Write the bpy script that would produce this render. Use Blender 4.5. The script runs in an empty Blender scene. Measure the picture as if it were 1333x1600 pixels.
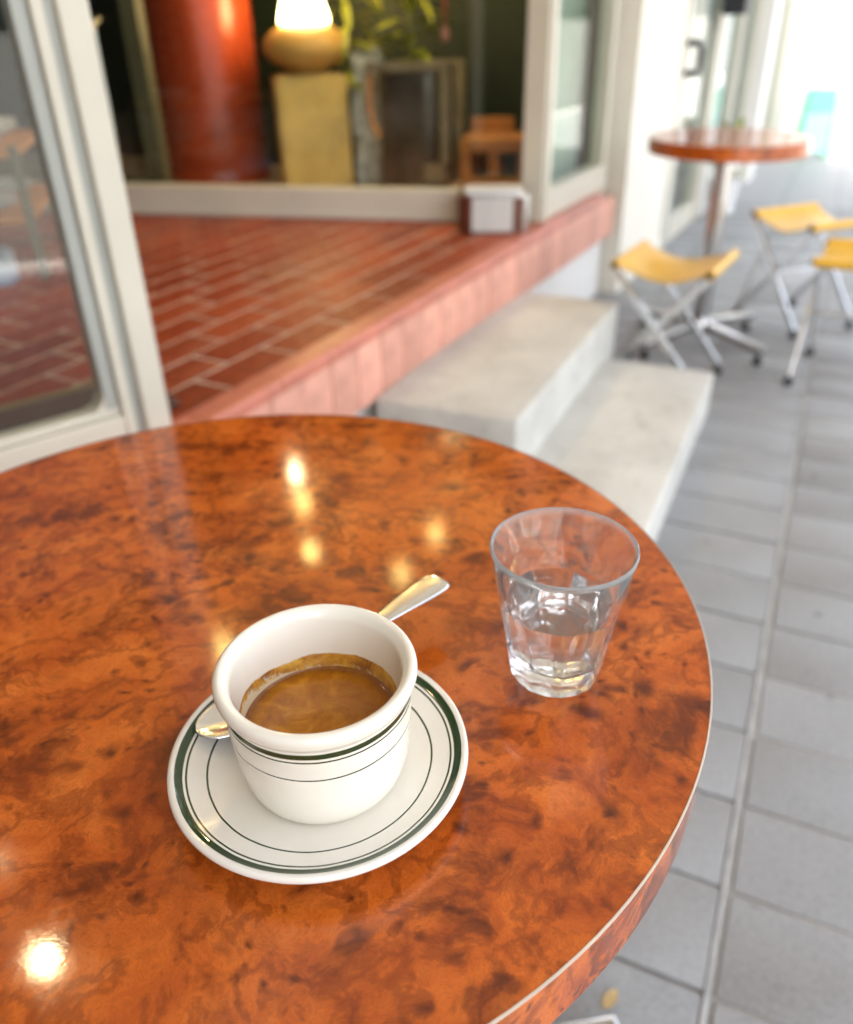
import bpy, bmesh, math, random
from mathutils import Vector, Matrix
rnd = random.Random(7)
R = math.radians
scene = bpy.context.scene
COL = scene.collection

# ------------------------------------------------------------------ camera
PITCH, ROLL, AZ, CAMH = R(31.06), R(-1.36), R(25.45), 1.09
cam_d = bpy.data.cameras.new('camera')
cam = bpy.data.objects.new('camera', cam_d); COL.objects.link(cam)
def toworld(v):
    return Vector((v[0]*math.cos(AZ)-v[1]*math.sin(AZ), v[0]*math.sin(AZ)+v[1]*math.cos(AZ), v[2]))
c_r = toworld((math.cos(ROLL), math.sin(ROLL)*math.sin(PITCH), math.sin(ROLL)*math.cos(PITCH)))
c_u = toworld((-math.sin(ROLL), math.cos(ROLL)*math.sin(PITCH), math.cos(ROLL)*math.cos(PITCH)))
c_f = toworld((0, math.cos(PITCH), -math.sin(PITCH)))
m = Matrix((c_r, c_u, -c_f)).transposed().to_4x4(); m.translation = (0, 0, CAMH)
cam.matrix_world = m
cam_d.sensor_fit = 'HORIZONTAL'; cam_d.sensor_width = 36; cam_d.lens = 36*1276/1333
cam_d.clip_start = 0.02; cam_d.clip_end = 2000
cam_d.dof.use_dof = True; cam_d.dof.focus_distance = 0.39; cam_d.dof.aperture_fstop = 6.2
scene.camera = cam

# ------------------------------------------------------------------ sky, sun, exposure
SUN_EL, SUN_AZ = R(58), R(200)         # azimuth clockwise from +Y: behind the camera, over the shop side
world = bpy.data.worlds.new('World'); scene.world = world; world.use_nodes = True
wn = world.node_tree.nodes; wl = world.node_tree.links
sky = wn.new('ShaderNodeTexSky'); sky.sky_type = 'NISHITA'; sky.sun_disc = False
sky.sun_elevation = SUN_EL; sky.sun_rotation = SUN_AZ; sky.air_density = .7; sky.dust_density = 5; sky.ozone_density = .4
wn['Background'].inputs['Strength'].default_value = 0.15
hz = wn.new('ShaderNodeHueSaturation'); hz.inputs['Saturation'].default_value = .5     # milky, hazy summer sky
wm = wn.new('ShaderNodeMix'); wm.data_type = 'RGBA'; wm.blend_type = 'MULTIPLY'; wm.inputs[0].default_value = 1; wm.inputs[7].default_value = (1.02, 1.0, .955, 1)
wl.new(sky.outputs[0], hz.inputs['Color']); wl.new(hz.outputs[0], wm.inputs[6]); wl.new(wm.outputs[2], wn['Background'].inputs['Color'])
sd = bpy.data.lights.new('sun', 'SUN'); sd.energy = 5; sd.angle = R(0.5); sd.color = (1, .95, .88)
sun = bpy.data.objects.new('sun', sd); COL.objects.link(sun)
sdir = Vector((math.sin(SUN_AZ)*math.cos(SUN_EL), math.cos(SUN_AZ)*math.cos(SUN_EL), math.sin(SUN_EL)))
sun.rotation_euler = sdir.to_track_quat('Z', 'Y').to_euler(); sun.location = (-3, -6, 8)
vs = scene.view_settings
vs.view_transform = 'Standard'; vs.look = 'None'; vs.gamma = 1; vs.use_curve_mapping = False; vs.exposure = 3.1
cy = scene.cycles
cy.use_denoising = True; cy.max_bounces = 14; cy.diffuse_bounces = 5; cy.glossy_bounces = 6
cy.transmission_bounces = 14; cy.transparent_max_bounces = 16; cy.sample_clamp_indirect = 8
cy.caustics_reflective = False; cy.caustics_refractive = True; cy.blur_glossy = 0.3

# ------------------------------------------------------------------ material helpers
class N:
    def __init__(s, name):
        s.m = bpy.data.materials.new(name); s.m.use_nodes = True
        s.t = s.m.node_tree; s.b = s.t.nodes['Principled BSDF']; s.out = s.t.nodes['Material Output']
    def n(s, typ, **kw):
        d = s.t.nodes.new('ShaderNode'+typ)
        for k, v in kw.items():
            if k in d.inputs: d.inputs[k].default_value = v
            else: setattr(d, k, v)
        return d
    def l(s, a, b): s.t.links.new(a, b)
    def coord(s, kind='Object'): return s.n('TexCoord').outputs[kind]
    def noise(s, scale, detail=4, rough=.55, dist=0, vec=None):
        d = s.n('TexNoise'); d.inputs['Scale'].default_value = scale; d.inputs['Detail'].default_value = detail
        d.inputs['Roughness'].default_value = rough; d.inputs['Distortion'].default_value = dist
        s.l(vec if vec is not None else s.coord(), d.inputs['Vector']); return d
    def ramp(s, fac, stops, interp='LINEAR'):
        d = s.n('ValToRGB'); cr = d.color_ramp; cr.interpolation = interp
        while len(cr.elements) < len(stops): cr.elements.new(.5)
        for e, (p, c) in zip(cr.elements, stops):
            e.position = p; e.color = (*c, 1) if len(c) == 3 else c
        s.l(fac, d.inputs['Fac']); return d.outputs['Color']
    def mix(s, fac, a, b, mode='MIX'):
        d = s.n('Mix', data_type='RGBA', blend_type=mode)
        for i, v in ((0, fac), (6, a), (7, b)):
            if hasattr(v, 'is_linked') or isinstance(v, bpy.types.NodeSocket): s.l(v, d.inputs[i])
            else: d.inputs[i].default_value = v if i == 0 else (*v, 1) if len(v) == 3 else v
        return d.outputs[2]
    def math(s, op, a, b=0.0, clamp=False):
        d = s.n('Math', operation=op, use_clamp=clamp)
        for i, v in ((0, a), (1, b)):
            if isinstance(v, bpy.types.NodeSocket): s.l(v, d.inputs[i])
            else: d.inputs[i].default_value = v
        return d.outputs[0]
    def bump(s, h, strength=.2, dist=.002):
        d = s.n('Bump'); d.inputs['Strength'].default_value = strength; d.inputs['Distance'].default_value = dist
        s.l(h, d.inputs['Height']); s.l(d.outputs[0], s.b.inputs['Normal'])
    def set(s, **kw):
        for k, v in kw.items():
            i = s.b.inputs[k.replace('_', ' ')]
            if isinstance(v, bpy.types.NodeSocket): s.l(v, i)
            else: i.default_value = (*v, 1) if isinstance(v, tuple) and len(v) == 3 else v
        return s

def rough_mat(name, c, rough=.6, var=.18, scale=8, metal=0, bump=.15, bdist=.002, spec=.5, rndvar=0, fine=None):
    """plain procedural surface: colour varied by noise, fine bump, uneven gloss"""
    k = N(name); a = k.noise(scale, 6)
    lo = tuple(x*(1-var) for x in c); hi = tuple(min(1, x*(1+var)) for x in c)
    col = k.ramp(a.outputs['Fac'], [(.3, lo), (.7, hi)])
    if rndvar:
        oi = k.n('ObjectInfo')
        f = k.math('MULTIPLY_ADD', oi.outputs['Random'], 2*rndvar); k.t.nodes[-1].inputs[2].default_value = 1-rndvar
        hsv = k.n('HueSaturation'); k.l(f, hsv.inputs['Value']); k.l(col, hsv.inputs['Color']); col = hsv.outputs[0]
    k.set(Base_Color=col, Metallic=metal, Specular_IOR_Level=spec)
    b = k.noise(fine or scale*12, 5)
    rr = k.ramp(b.outputs['Fac'], [(.3, (max(0, rough-.08),)*3), (.7, (min(1, rough+.08),)*3)])
    k.set(Roughness=rr)
    if bump: k.bump(b.outputs['Fac'], bump, bdist)
    return k.m

M = {}
M['wallwhite'] = rough_mat('painted_white_render', (.72, .70, .66), .7, .06, 3, bump=.1)
M['pillarcream'] = rough_mat('cream_render', (.74, .70, .60), .7, .06, 3, bump=.1)
M['frame'] = rough_mat('cream_aluminium', (.58, .54, .44), .38, .05, 5, bump=.03)
M['frameg'] = rough_mat('grey_aluminium', (.36, .37, .33), .35, .06, 5, bump=.03)
M['olive'] = rough_mat('olive_frame', (.10, .09, .05), .5, .1, 5)
M['gasket'] = rough_mat('dark_rubber', (.03, .03, .03), .6, .1, 20)
M['concrete'] = rough_mat('pale_concrete', (.48, .47, .44), .75, .14, 6, bump=.3, bdist=.003)
M['ceil'] = rough_mat('ceiling_paint', (.70, .67, .61), .8, .05, 2)
M['road'] = rough_mat('pale_worn_road', (.12, .118, .11), .85, .2, 6, bump=.4, bdist=.004)
M['seam'] = rough_mat('pale_mortar_seam', (.36, .36, .35), .85, .25, 18, bump=.4)
M['mortar'] = rough_mat('grey_mortar', (.30, .29, .27), .9, .2, 20, bump=.3)
M['groutred'] = rough_mat('tile_grout', (.56, .42, .33), .85, .25, 25, bump=.3)
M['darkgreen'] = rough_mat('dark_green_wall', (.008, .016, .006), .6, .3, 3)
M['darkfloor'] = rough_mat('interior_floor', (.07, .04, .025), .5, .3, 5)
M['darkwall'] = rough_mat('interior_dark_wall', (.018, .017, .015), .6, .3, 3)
M['chrome'] = rough_mat('chromed_steel', (.72, .73, .74), .16, .03, 30, metal=1, bump=.02)
M['steel'] = rough_mat('brushed_steel', (.62, .61, .59), .24, .05, 40, metal=1, bump=.03)
M['mirror'] = rough_mat('polished_steel', (.74, .73, .71), .08, .03, 40, metal=1, bump=0)
M['brownreflect'] = rough_mat('steel_brown_reflection', (.10, .030, .014), .3, .2, 20)
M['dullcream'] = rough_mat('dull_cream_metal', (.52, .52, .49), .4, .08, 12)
M['tablesteel'] = rough_mat('dull_table_steel', (.42, .41, .40), .22, .1, 20, metal=1, bump=.02)
M['black'] = rough_mat('black_plastic', (.015, .015, .017), .45, .2, 30)
M['leather'] = rough_mat('yellow_leather', (.66, .37, .03), .42, .14, 14, bump=.25, bdist=.001)
M['redcol'] = rough_mat('red_gloss_column', (.34, .045, .012), .28, .12, 4, bump=.05)
M['clay'] = rough_mat('tan_clay', (.60, .34, .09), .5, .12, 9, bump=.2)
M['plinth'] = rough_mat('yellow_stone', (.62, .43, .14), .75, .18, 7, bump=.5, bdist=.006)
M['bark'] = rough_mat('white_bark', (.66, .66, .60), .8, .5, 16, bump=.7, bdist=.01)
M['darkmetal'] = rough_mat('dark_worn_metal', (.11, .095, .085), .35, .55, 6, metal=.6, bump=.2)
M['worn'] = rough_mat('pale_worn_edge', (.20, .16, .10), .6, .3, 12, bump=.4)
M['leaf'] = rough_mat('leaf_green', (.26, .27, .025), .45, .35, 10, bump=.2)
M['wood'] = rough_mat('orange_wood', (.42, .17, .045), .5, .25, 9, bump=.2)
M['mat'] = rough_mat('brown_mat', (.10, .05, .035), .9, .25, 60, bump=.6, bdist=.004)
M['brass'] = rough_mat('pale_brass_strip', (.40, .30, .15), .4, .1, 20, metal=.6)
M['crock'] = rough_mat('white_crockery', (.75, .75, .74), .2, .03, 8, bump=.02)
M['bluew'] = rough_mat('blue_white_cloth', (.45, .5, .62), .8, .3, 14)
M['reflection_panel'] = rough_mat('pale_blue_reflection', (.58, .66, .74), .7, .06, 4)
M['sage'] = rough_mat('sage_green_reflection', (.30, .37, .27), .7, .1, 4)
M['greenp'] = rough_mat('green_plastic', (.16, .62, .36), .4, .1, 8)
M['turq'] = rough_mat('turquoise_panel', (.35, .75, .62), .5, .08, 8)
M['pinkorn'] = rough_mat('pink_ornament', (.65, .30, .28), .35, .1, 30)
M['redcord'] = rough_mat('red_cord', (.30, .03, .02), .7, .1, 30)
M['dryleaf'] = rough_mat('dry_leaf', (.45, .32, .14), .7, .3, 60)
M['cord'] = rough_mat('black_cord', (.02, .02, .02), .6, .1, 30)

def brick_mat():
    k = N('red_clay_tile'); oi = k.n('ObjectInfo')
    base = k.ramp(oi.outputs['Random'], [(0, (.12, .014, .005)), (.35, (.20, .026, .008)), (.7, (.27, .040, .011)), (1, (.34, .062, .018))])
    a = k.noise(22, 6, .65); col = k.mix(.35, base, k.ramp(a.outputs['Fac'], [(.3, (.15, .02, .008)), (.7, (.46, .10, .035))]))
    w = k.noise(7, 5, .7); col = k.mix(k.ramp(w.outputs['Fac'], [(.60, (0,)*3), (.78, (.35,)*3)]), col, (.42, .28, .2))
    rr = k.ramp(k.noise(30, 5).outputs['Fac'], [(.3, (.38,)*3), (.7, (.58,)*3)])
    k.set(Base_Color=col, Roughness=rr, Specular_IOR_Level=.24); k.bump(k.noise(160, 5).outputs['Fac'], .12, .001); return k.m
M['brick'] = brick_mat()
M['fascia'] = rough_mat('sidelit_clay_tile', (.64, .31, .225), .38, .16, 14, bump=.15, rndvar=.16)  # floor clay made paler, strong side light put into the colour
M['nosing'] = rough_mat('red_bullnose_tile', (.46, .145, .09), .40, .2, 12, bump=.08, rndvar=.12)

def paver_mat(name, tiled=False):
    k = N(name); oi = k.n('ObjectInfo')
    big = k.noise(5, 7, .62); sp = k.noise(120, 3, .7); st = k.noise(14, 5, .7, .4)
    col = k.ramp(big.outputs['Fac'], [(.25, (.235, .238, .238)), (.75, (.315, .318, .318))])
    col = k.mix(k.ramp(sp.outputs['Fac'], [(.35, (0,)*3), (.75, (.6,)*3)]), col, (.13, .132, .135))
    sp2 = k.noise(300, 2, .6); col = k.mix(k.ramp(sp2.outputs['Fac'], [(.60, (0,)*3), (.72, (.5,)*3)]), col, (.42, .42, .41))
    col = k.mix(k.ramp(st.outputs['Fac'], [(.58, (0,)*3), (.70, (.5,)*3)]), col, (.14, .14, .135))
    gum = k.n('TexVoronoi'); gum.inputs['Scale'].default_value = 7; k.l(k.n('NewGeometry').outputs['Position'], gum.inputs['Vector'])
    col = k.mix(k.ramp(gum.outputs['Distance'], [(.04, (.75,)*3), (.085, (0,)*3)]), col, (.10, .10, .10))
    hsv = k.n('HueSaturation')
    v = k.math('MULTIPLY_ADD', oi.outputs['Random'], .10); k.t.nodes[-1].inputs[2].default_value = .95
    k.l(v, hsv.inputs['Value']); k.l(col, hsv.inputs['Color']); col = hsv.outputs[0]
    if tiled:
        b = k.n('TexBrick', offset=0.0); b.inputs['Scale'].default_value = 1
        b.inputs['Brick Width'].default_value = .335; b.inputs['Row Height'].default_value = .165; b.inputs['Mortar Size'].default_value = .005
        b.inputs['Color1'].default_value = b.inputs['Color2'].default_value = (1, 1, 1, 1); b.inputs['Mortar'].default_value = (.55, .55, .52, 1)
        mp = k.n('Mapping'); mp.inputs['Location'].default_value = (-.07, -.014, 0); k.l(k.coord(), mp.inputs[0]); k.l(mp.outputs[0], b.inputs['Vector'])
        col = k.mix(1.0, col, b.outputs['Color'], 'MULTIPLY')
    k.set(Base_Color=col, Roughness=k.ramp(big.outputs['Fac'], [(.3, (.5,)*3), (.7, (.7,)*3)]))
    k.bump(sp.outputs['Fac'], .3, .0015); return k.m
M['paver'] = paver_mat('grey_paver'); M['paverfar'] = paver_mat('grey_paving_far', True)

def burl(name):
    k = N(name); co = k.coord()
    def warp(vec, scale, amp, det=3):
        w = k.noise(scale, det, .6, 0, vec); c = k.n('VectorMath', operation='SUBTRACT'); k.l(w.outputs['Color'], c.inputs[0]); c.inputs[1].default_value = (.5, .5, .5)
        o = k.n('VectorMath', operation='MULTIPLY_ADD'); k.l(c.outputs[0], o.inputs[0]); o.inputs[1].default_value = (amp, amp, amp); k.l(vec, o.inputs[2]); return o.outputs[0]
    v1 = warp(co, 10, .055); v = warp(warp(v1, 42, .014), 130, .005)
    g = k.noise(18, 8, .62, .8, v)
    col = k.ramp(g.outputs['Fac'], [(.28, (.24, .038, .005)), (.40, (.43, .080, .009)), (.52, (.56, .120, .013)), (.70, (.68, .175, .025))])
    # flowing figure round the burls
    wave = k.n('TexWave', wave_type='RINGS', rings_direction='SPHERICAL'); wave.inputs['Scale'].default_value = 9; wave.inputs['Distortion'].default_value = 18
    wave.inputs['Detail'].default_value = 6; wave.inputs['Detail Scale'].default_value = 2.2; wave.inputs['Detail Roughness'].default_value = .62; k.l(v1, wave.inputs['Vector'])
    col = k.mix(k.ramp(wave.outputs['Fac'], [(.0, (.55,)*3), (.45, (0,)*3)]), col, (.19, .034, .006))
    # soft brown clouds
    cl = k.noise(15, 4, .6, .4, v1); c2 = k.noise(30, 6, .62, .5, v)
    cloud = k.mix(1.0, k.ramp(c2.outputs['Fac'], [(.47, (0,)*3), (.64, (.85,)*3)]), k.ramp(cl.outputs['Fac'], [(.46, (.06,)*3), (.58, (1,)*3)]), 'MULTIPLY')
    col = k.mix(cloud, col, (.115, .020, .005))
    # knots of very different size, gathered in clusters
    for sc, lo, hi, m0, m1, seed in ((36, .10, .42, .47, .53, 0), (66, .08, .42, .44, .51, .37), (20, .02, .36, .50, .58, .7), (100, .08, .38, .48, .53, .9)):
        sh = k.n('VectorMath', operation='ADD'); k.l(v, sh.inputs[0]); sh.inputs[1].default_value = (seed, seed*2, seed)
        vo = k.n('TexVoronoi', feature='SMOOTH_F1'); vo.inputs['Scale'].default_value = sc; vo.inputs['Smoothness'].default_value = .35; k.l(sh.outputs[0], vo.inputs['Vector'])
        eye = k.ramp(vo.outputs['Distance'], [(max(0, lo), (.88,)*3), (hi, (0,)*3)])
        mk_ = k.noise(17, 3, .55, .5, sh.outputs[0]); mm = k.ramp(mk_.outputs['Fac'], [(m0, (0,)*3), (m1, (1,)*3)])
        sz_ = k.ramp(vo.outputs['Color'], [(.25, (0,)*3), (.7, (1,)*3)])
        e = k.mix(1.0, k.mix(1.0, eye, mm, 'MULTIPLY'), sz_, 'MULTIPLY')
        col = k.mix(e, col, (.068, .011, .004))
    f = k.noise(700, 3, .65, 0, v); col = k.mix(k.ramp(f.outputs['Fac'], [(.45, (0,)*3), (.75, (.40,)*3)]), col, (.13, .026, .007))
    sm = k.noise(9, 6, .65, .8); s2 = k.noise(60, 4, .7, 1.5)
    rr = k.math('ADD', k.ramp(sm.outputs['Fac'], [(.35, (.055,)*3), (.7, (.11,)*3)]), k.ramp(s2.outputs['Fac'], [(.5, (0,)*3), (.75, (.05,)*3)]))
    k.set(Base_Color=col, Roughness=rr, Specular_IOR_Level=.5)
    k.bump(k.noise(420, 4).outputs['Fac'], .03, .0004); return k.m
M['burl'] = burl('burl_laminate'); M['edgecream'] = rough_mat('cream_edge_strip', (.46, .36, .27), .4, .1, 20)

def stripe_ring(k, x, centre, half, soft=.00012):
    d = k.math('ABSOLUTE', k.math('SUBTRACT', x, centre))
    t = k.n('MapRange'); t.inputs[1].default_value = half-soft; t.inputs[2].default_value = half+soft; t.inputs[3].default_value = 1; t.inputs[4].default_value = 0
    k.l(d, t.inputs[0]); return t.outputs[0]
def crockery(name, kind):
    k = N(name); sp = k.n('SeparateXYZ'); k.l(k.coord(), sp.inputs[0]); X, Y, Z = sp.outputs
    rad = k.math('SQRT', k.math('ADD', k.math('MULTIPLY', X, X), k.math('MULTIPLY', Y, Y)))
    a = k.noise(30, 4); col = k.ramp(a.outputs['Fac'], [(.3, (.80, .755, .645)), (.7, (.83, .79, .69))])
    wob = k.math('MULTIPLY', k.math('SUBTRACT', k.noise(60, 2).outputs['Fac'], .5), .0006)
    GREEN = (.018, .045, .014)
    if kind == 'saucer': col = k.mix(1.0, col, (.985, 1.0, 1.05), 'MULTIPLY')
    if kind == 'cup':
        z = k.math('ADD', Z, wob)
        s = stripe_ring(k, z, .0548, .0016); s = k.math('MAXIMUM', s, stripe_ring(k, z, .0512, .0005)); s = k.math('MAXIMUM', s, stripe_ring(k, z, .0393, .00045))
        outer = k.math('GREATER_THAN', rad, .0412); s = k.math('MULTIPLY', s, outer)
        # crema tide left on the inner wall
        inner = k.math('MULTIPLY', k.math('LESS_THAN', rad, .0418), k.math('GREATER_THAN', Z, .014))
        ang = k.math('ARCTAN2', Y, X)
        big = k.noise(28, 4, .6); fine = k.noise(260, 6, .75, .8); mid = k.noise(70, 5, .7, .6)
        top = k.math('MULTIPLY_ADD', big.outputs['Fac'], .010); k.t.nodes[-1].inputs[2].default_value = .0362
        below = k.n('MapRange'); below.inputs[1].default_value = -.0006; below.inputs[2].default_value = .0003; k.l(k.math('SUBTRACT', top, Z), below.inputs[0])
        # speckle: dense near the tide line, broken lower down
        dep = k.n('MapRange'); dep.inputs[1].default_value = 0; dep.inputs[2].default_value = .0075; dep.inputs[3].default_value = .22; dep.inputs[4].default_value = .56; k.l(k.math('SUBTRACT', top, Z), dep.inputs[0])
        lop = k.math('MULTIPLY', k.math('COSINE', k.math('SUBTRACT', ang, 1.0)), .17)   # thicker on one side
        thr = k.math('SUBTRACT', dep.outputs[0], lop)
        blend = k.math('ADD', k.math('MULTIPLY', fine.outputs['Fac'], .55), k.math('MULTIPLY', mid.outputs['Fac'], .45))
        spk = k.n('MapRange'); spk.inputs[1].default_value = -.03; spk.inputs[2].default_value = .06; k.l(k.math('SUBTRACT', blend, thr), spk.inputs[0])
        mask = k.math('MULTIPLY', k.math('MULTIPLY', below.outputs[0], spk.outputs[0]), inner)
        cre = k.ramp(mid.outputs['Fac'], [(.36, (.24, .075, .004)), (.48, (.50, .22, .012)), (.64, (.70, .42, .045))])
        film = k.math('MULTIPLY', k.math('MULTIPLY', below.outputs[0], inner), .5)
        col = k.mix(film, col, (.62, .48, .18)); col = k.mix(k.math('MULTIPLY', mask, .95), col, cre)
        col = k.mix(s, col, GREEN)
    else:
        r2 = k.math('ADD', rad, wob); up = k.math('GREATER_THAN', Z, .006)
        s = stripe_ring(k, r2, .0712, .0019); s = k.math('MAXIMUM', s, stripe_ring(k, r2, .0676, .0005)); s = k.math('MAXIMUM', s, stripe_ring(k, r2, .0577, .0005))
        col = k.mix(k.math('MULTIPLY', s, up), col, GREEN)
    k.set(Base_Color=col, Roughness=.12, Specular_IOR_Level=.5); k.b.inputs['Subsurface Weight'].default_value = 0
    k.b.inputs['Coat Weight'].default_value = .4; k.b.inputs['Coat Roughness'].default_value = .05
    k.bump(k.noise(45, 2).outputs['Fac'], .05, .002); return k.m
M['cup'] = crockery('cream_glazed_cup', 'cup'); M['saucer'] = crockery('cream_glazed_saucer', 'saucer')

def coffee_mat():
    k = N('coffee_crema'); sp = k.n('SeparateXYZ'); k.l(k.coord(), sp.inputs[0]); X, Y, Z = sp.outputs
    rad = k.math('SQRT', k.math('ADD', k.math('MULTIPLY', X, X), k.math('MULTIPLY', Y, Y)))
    a = k.noise(55, 7, .62, 1.6); col = k.ramp(a.outputs['Fac'], [(.30, (.26, .080, .004)), (.52, (.41, .150, .008)), (.72, (.56, .24, .018))])
    rr = k.math('ADD', rad, k.math('MULTIPLY', k.noise(70, 3).outputs['Fac'], .004))
    col = k.mix(k.ramp(k.math('MULTIPLY', rr, 20), [(.70, (0,)*3), (.80, (.65,)*3)]), col, (.14, .04, .005))
    fb = k.noise(900, 2, .6); col = k.mix(k.ramp(fb.outputs['Fac'], [(.60, (0,)*3), (.70, (.35,)*3)]), col, (.42, .2, .04))
    k.set(Base_Color=col, Roughness=.13, Specular_IOR_Level=.4); k.bump(fb.outputs['Fac'], .08, .0004); return k.m
M['coffee'] = coffee_mat()

def glass_mat(name, ior, tint=(1, 1, 1), rough=0.0):
    k = N(name); k.set(Base_Color=tint, Roughness=rough, IOR=ior); k.b.inputs['Transmission Weight'].default_value = 1
    if name == 'tumbler_glass': k.bump(k.noise(40, 2).outputs['Fac'], .04, .003)
    return k.m
M['glass'] = glass_mat('tumbler_glass', 1.5, (.97, .985, .98)); M['water'] = glass_mat('clear_water', 1.333)
def worn_bright_glass():     # faint washing scratches everywhere; rim and foot whitened, bright refraction put into the colour
    m = M['glass']; k = N.__new__(N); k.m = m; k.t = m.node_tree; k.b = k.t.nodes['Principled BSDF']; k.out = k.t.nodes['Material Output']
    sp = k.n('SeparateXYZ'); k.l(k.coord(), sp.inputs[0])
    rim = k.n('MapRange'); rim.inputs[1].default_value = .0855; rim.inputs[2].default_value = .0885; rim.inputs[4].default_value = .18; k.l(sp.outputs[2], rim.inputs[0])
    sc = k.ramp(k.noise(160, 5, .7).outputs['Fac'], [(.4, (.02,)*3), (.75, (.08,)*3)])
    foot = k.n('MapRange'); foot.inputs[1].default_value = .016; foot.inputs[2].default_value = .004; foot.inputs[4].default_value = .10; k.l(sp.outputs[2], foot.inputs[0])
    f = k.math('ADD', k.math('ADD', sc, rim.outputs[0]), foot.outputs[0], True)
    df = k.n('BsdfTranslucent'); df.inputs[0].default_value = (.9, .92, .93, 1); d2 = k.n('BsdfDiffuse'); d2.inputs[0].default_value = (.9, .92, .93, 1)
    a = k.n('MixShader'); k.l(df.outputs[0], a.inputs[1]); k.l(d2.outputs[0], a.inputs[2])
    mx = k.n('MixShader'); k.l(f, mx.inputs[0]); k.l(k.b.outputs[0], mx.inputs[1]); k.l(a.outputs[0], mx.inputs[2]); k.l(mx.outputs[0], k.out.inputs[0])
worn_bright_glass()
def pane_mat(name, tint=(.9, .93, .91), boost=0.0):
    k = N(name); k.t.nodes.remove(k.b)
    tr = k.n('BsdfTransparent'); tr.inputs[0].default_value = (*tint, 1)
    gl = k.n('BsdfGlossy'); gl.inputs['Roughness'].default_value = .01
    lw = k.n('LayerWeight'); lw.inputs['Blend'].default_value = .5
    w = k.noise(1.5, 2); b = k.n('Bump'); b.inputs['Strength'].default_value = .02; b.inputs['Distance'].default_value = .01; k.l(w.outputs['Fac'], b.inputs['Height']); k.l(b.outputs[0], gl.inputs['Normal'])
    f = k.math('MULTIPLY_ADD', k.math('POWER', lw.outputs['Facing'], 5), .5, True); k.t.nodes[-1].inputs[2].default_value = .04+boost
    mx = k.n('MixShader'); k.l(f, mx.inputs[0]); k.l(tr.outputs[0], mx.inputs[1]); k.l(gl.outputs[0], mx.inputs[2]); k.l(mx.outputs[0], k.out.inputs[0]); return k.m
M['pane'] = pane_mat('window_glass')
def lamp_mat(name, col, st):
    k = N(name); k.set(Base_Color=(.9, .85, .75), Emission_Color=col, Emission_Strength=st); return k.m

# ------------------------------------------------------------------ mesh helpers
def tag(o, label=None, cat=None, group=None, kind=None):
    for kk, v in (('label', label), ('category', cat), ('group', group), ('kind', kind)):
        if v: o[kk] = v
    return o
def link(name, me, mt, parent=None, loc=(0, 0, 0), rz=0):
    o = bpy.data.objects.new(name, me); COL.objects.link(o)
    if mt is not None and not me.materials: me.materials.append(M[mt] if isinstance(mt, str) else mt)
    o.location = loc; o.rotation_euler = (0, 0, rz); o.parent = parent; return o
def empty(name, loc, rz=0, **kw):
    o = bpy.data.objects.new(name, None); COL.objects.link(o); o.location = loc; o.rotation_euler = (0, 0, rz)
    o.empty_display_size = .05; return tag(o, **kw)
def mesh(name, verts, faces, smooth=None):
    me = bpy.data.meshes.new(name); me.from_pydata(verts, [], faces); me.update()
    if smooth is not None:
        me.polygons.foreach_set('use_smooth', [True]*len(me.polygons)); me.set_sharp_from_angle(angle=R(smooth))
    return me
def boxmesh(name, x0, x1, y0, y1, z0, z1, bev=0, seg=2, jit=0):
    bm = bmesh.new(); bmesh.ops.create_cube(bm, size=1)
    for v in bm.verts:
        v.co = Vector((x0+(v.co.x+.5)*(x1-x0), y0+(v.co.y+.5)*(y1-y0), z0+(v.co.z+.5)*(z1-z0)))
        if jit: v.co += Vector((rnd.uniform(-jit, jit), rnd.uniform(-jit, jit), 0))
    if bev: bmesh.ops.bevel(bm, geom=list(bm.edges), offset=bev, segments=seg, profile=.5, affect='EDGES')
    me = bpy.data.meshes.new(name); bm.to_mesh(me); bm.free()
    if bev:
        me.polygons.foreach_set('use_smooth', [True]*len(me.polygons)); me.set_sharp_from_angle(angle=R(22))
    return me
def box(name, mt, dims, parent=None, loc=(0, 0, 0), rz=0, bev=.003, seg=2):
    return link(name, boxmesh(name, *dims, bev=bev, seg=seg), mt, parent, loc, rz)
def lathe(name, prof, seg=96, smooth=40, rfun=None):
    vs_, fs = [], []
    rings = []
    for (r, z) in prof:
        if r < 1e-6:
            rings.append([len(vs_)]); vs_.append((0, 0, z))
        else:
            ring = []
            for i in range(seg):
                t = 2*math.pi*i/seg; rr = rfun(r, z, t) if rfun else r
                ring.append(len(vs_)); vs_.append((rr*math.cos(t), rr*math.sin(t), z))
            rings.append(ring)
    for a, b in zip(rings, rings[1:]):
        for i in range(seg):
            j = (i+1) % seg
            if len(a) == 1 and len(b) == 1: continue
            if len(a) == 1: fs.append((a[0], b[j], b[i]))
            elif len(b) == 1: fs.append((a[i], a[j], b[0]))
            else: fs.append((a[i], a[j], b[j], b[i]))
    return mesh(name, vs_, fs, smooth)
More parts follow.
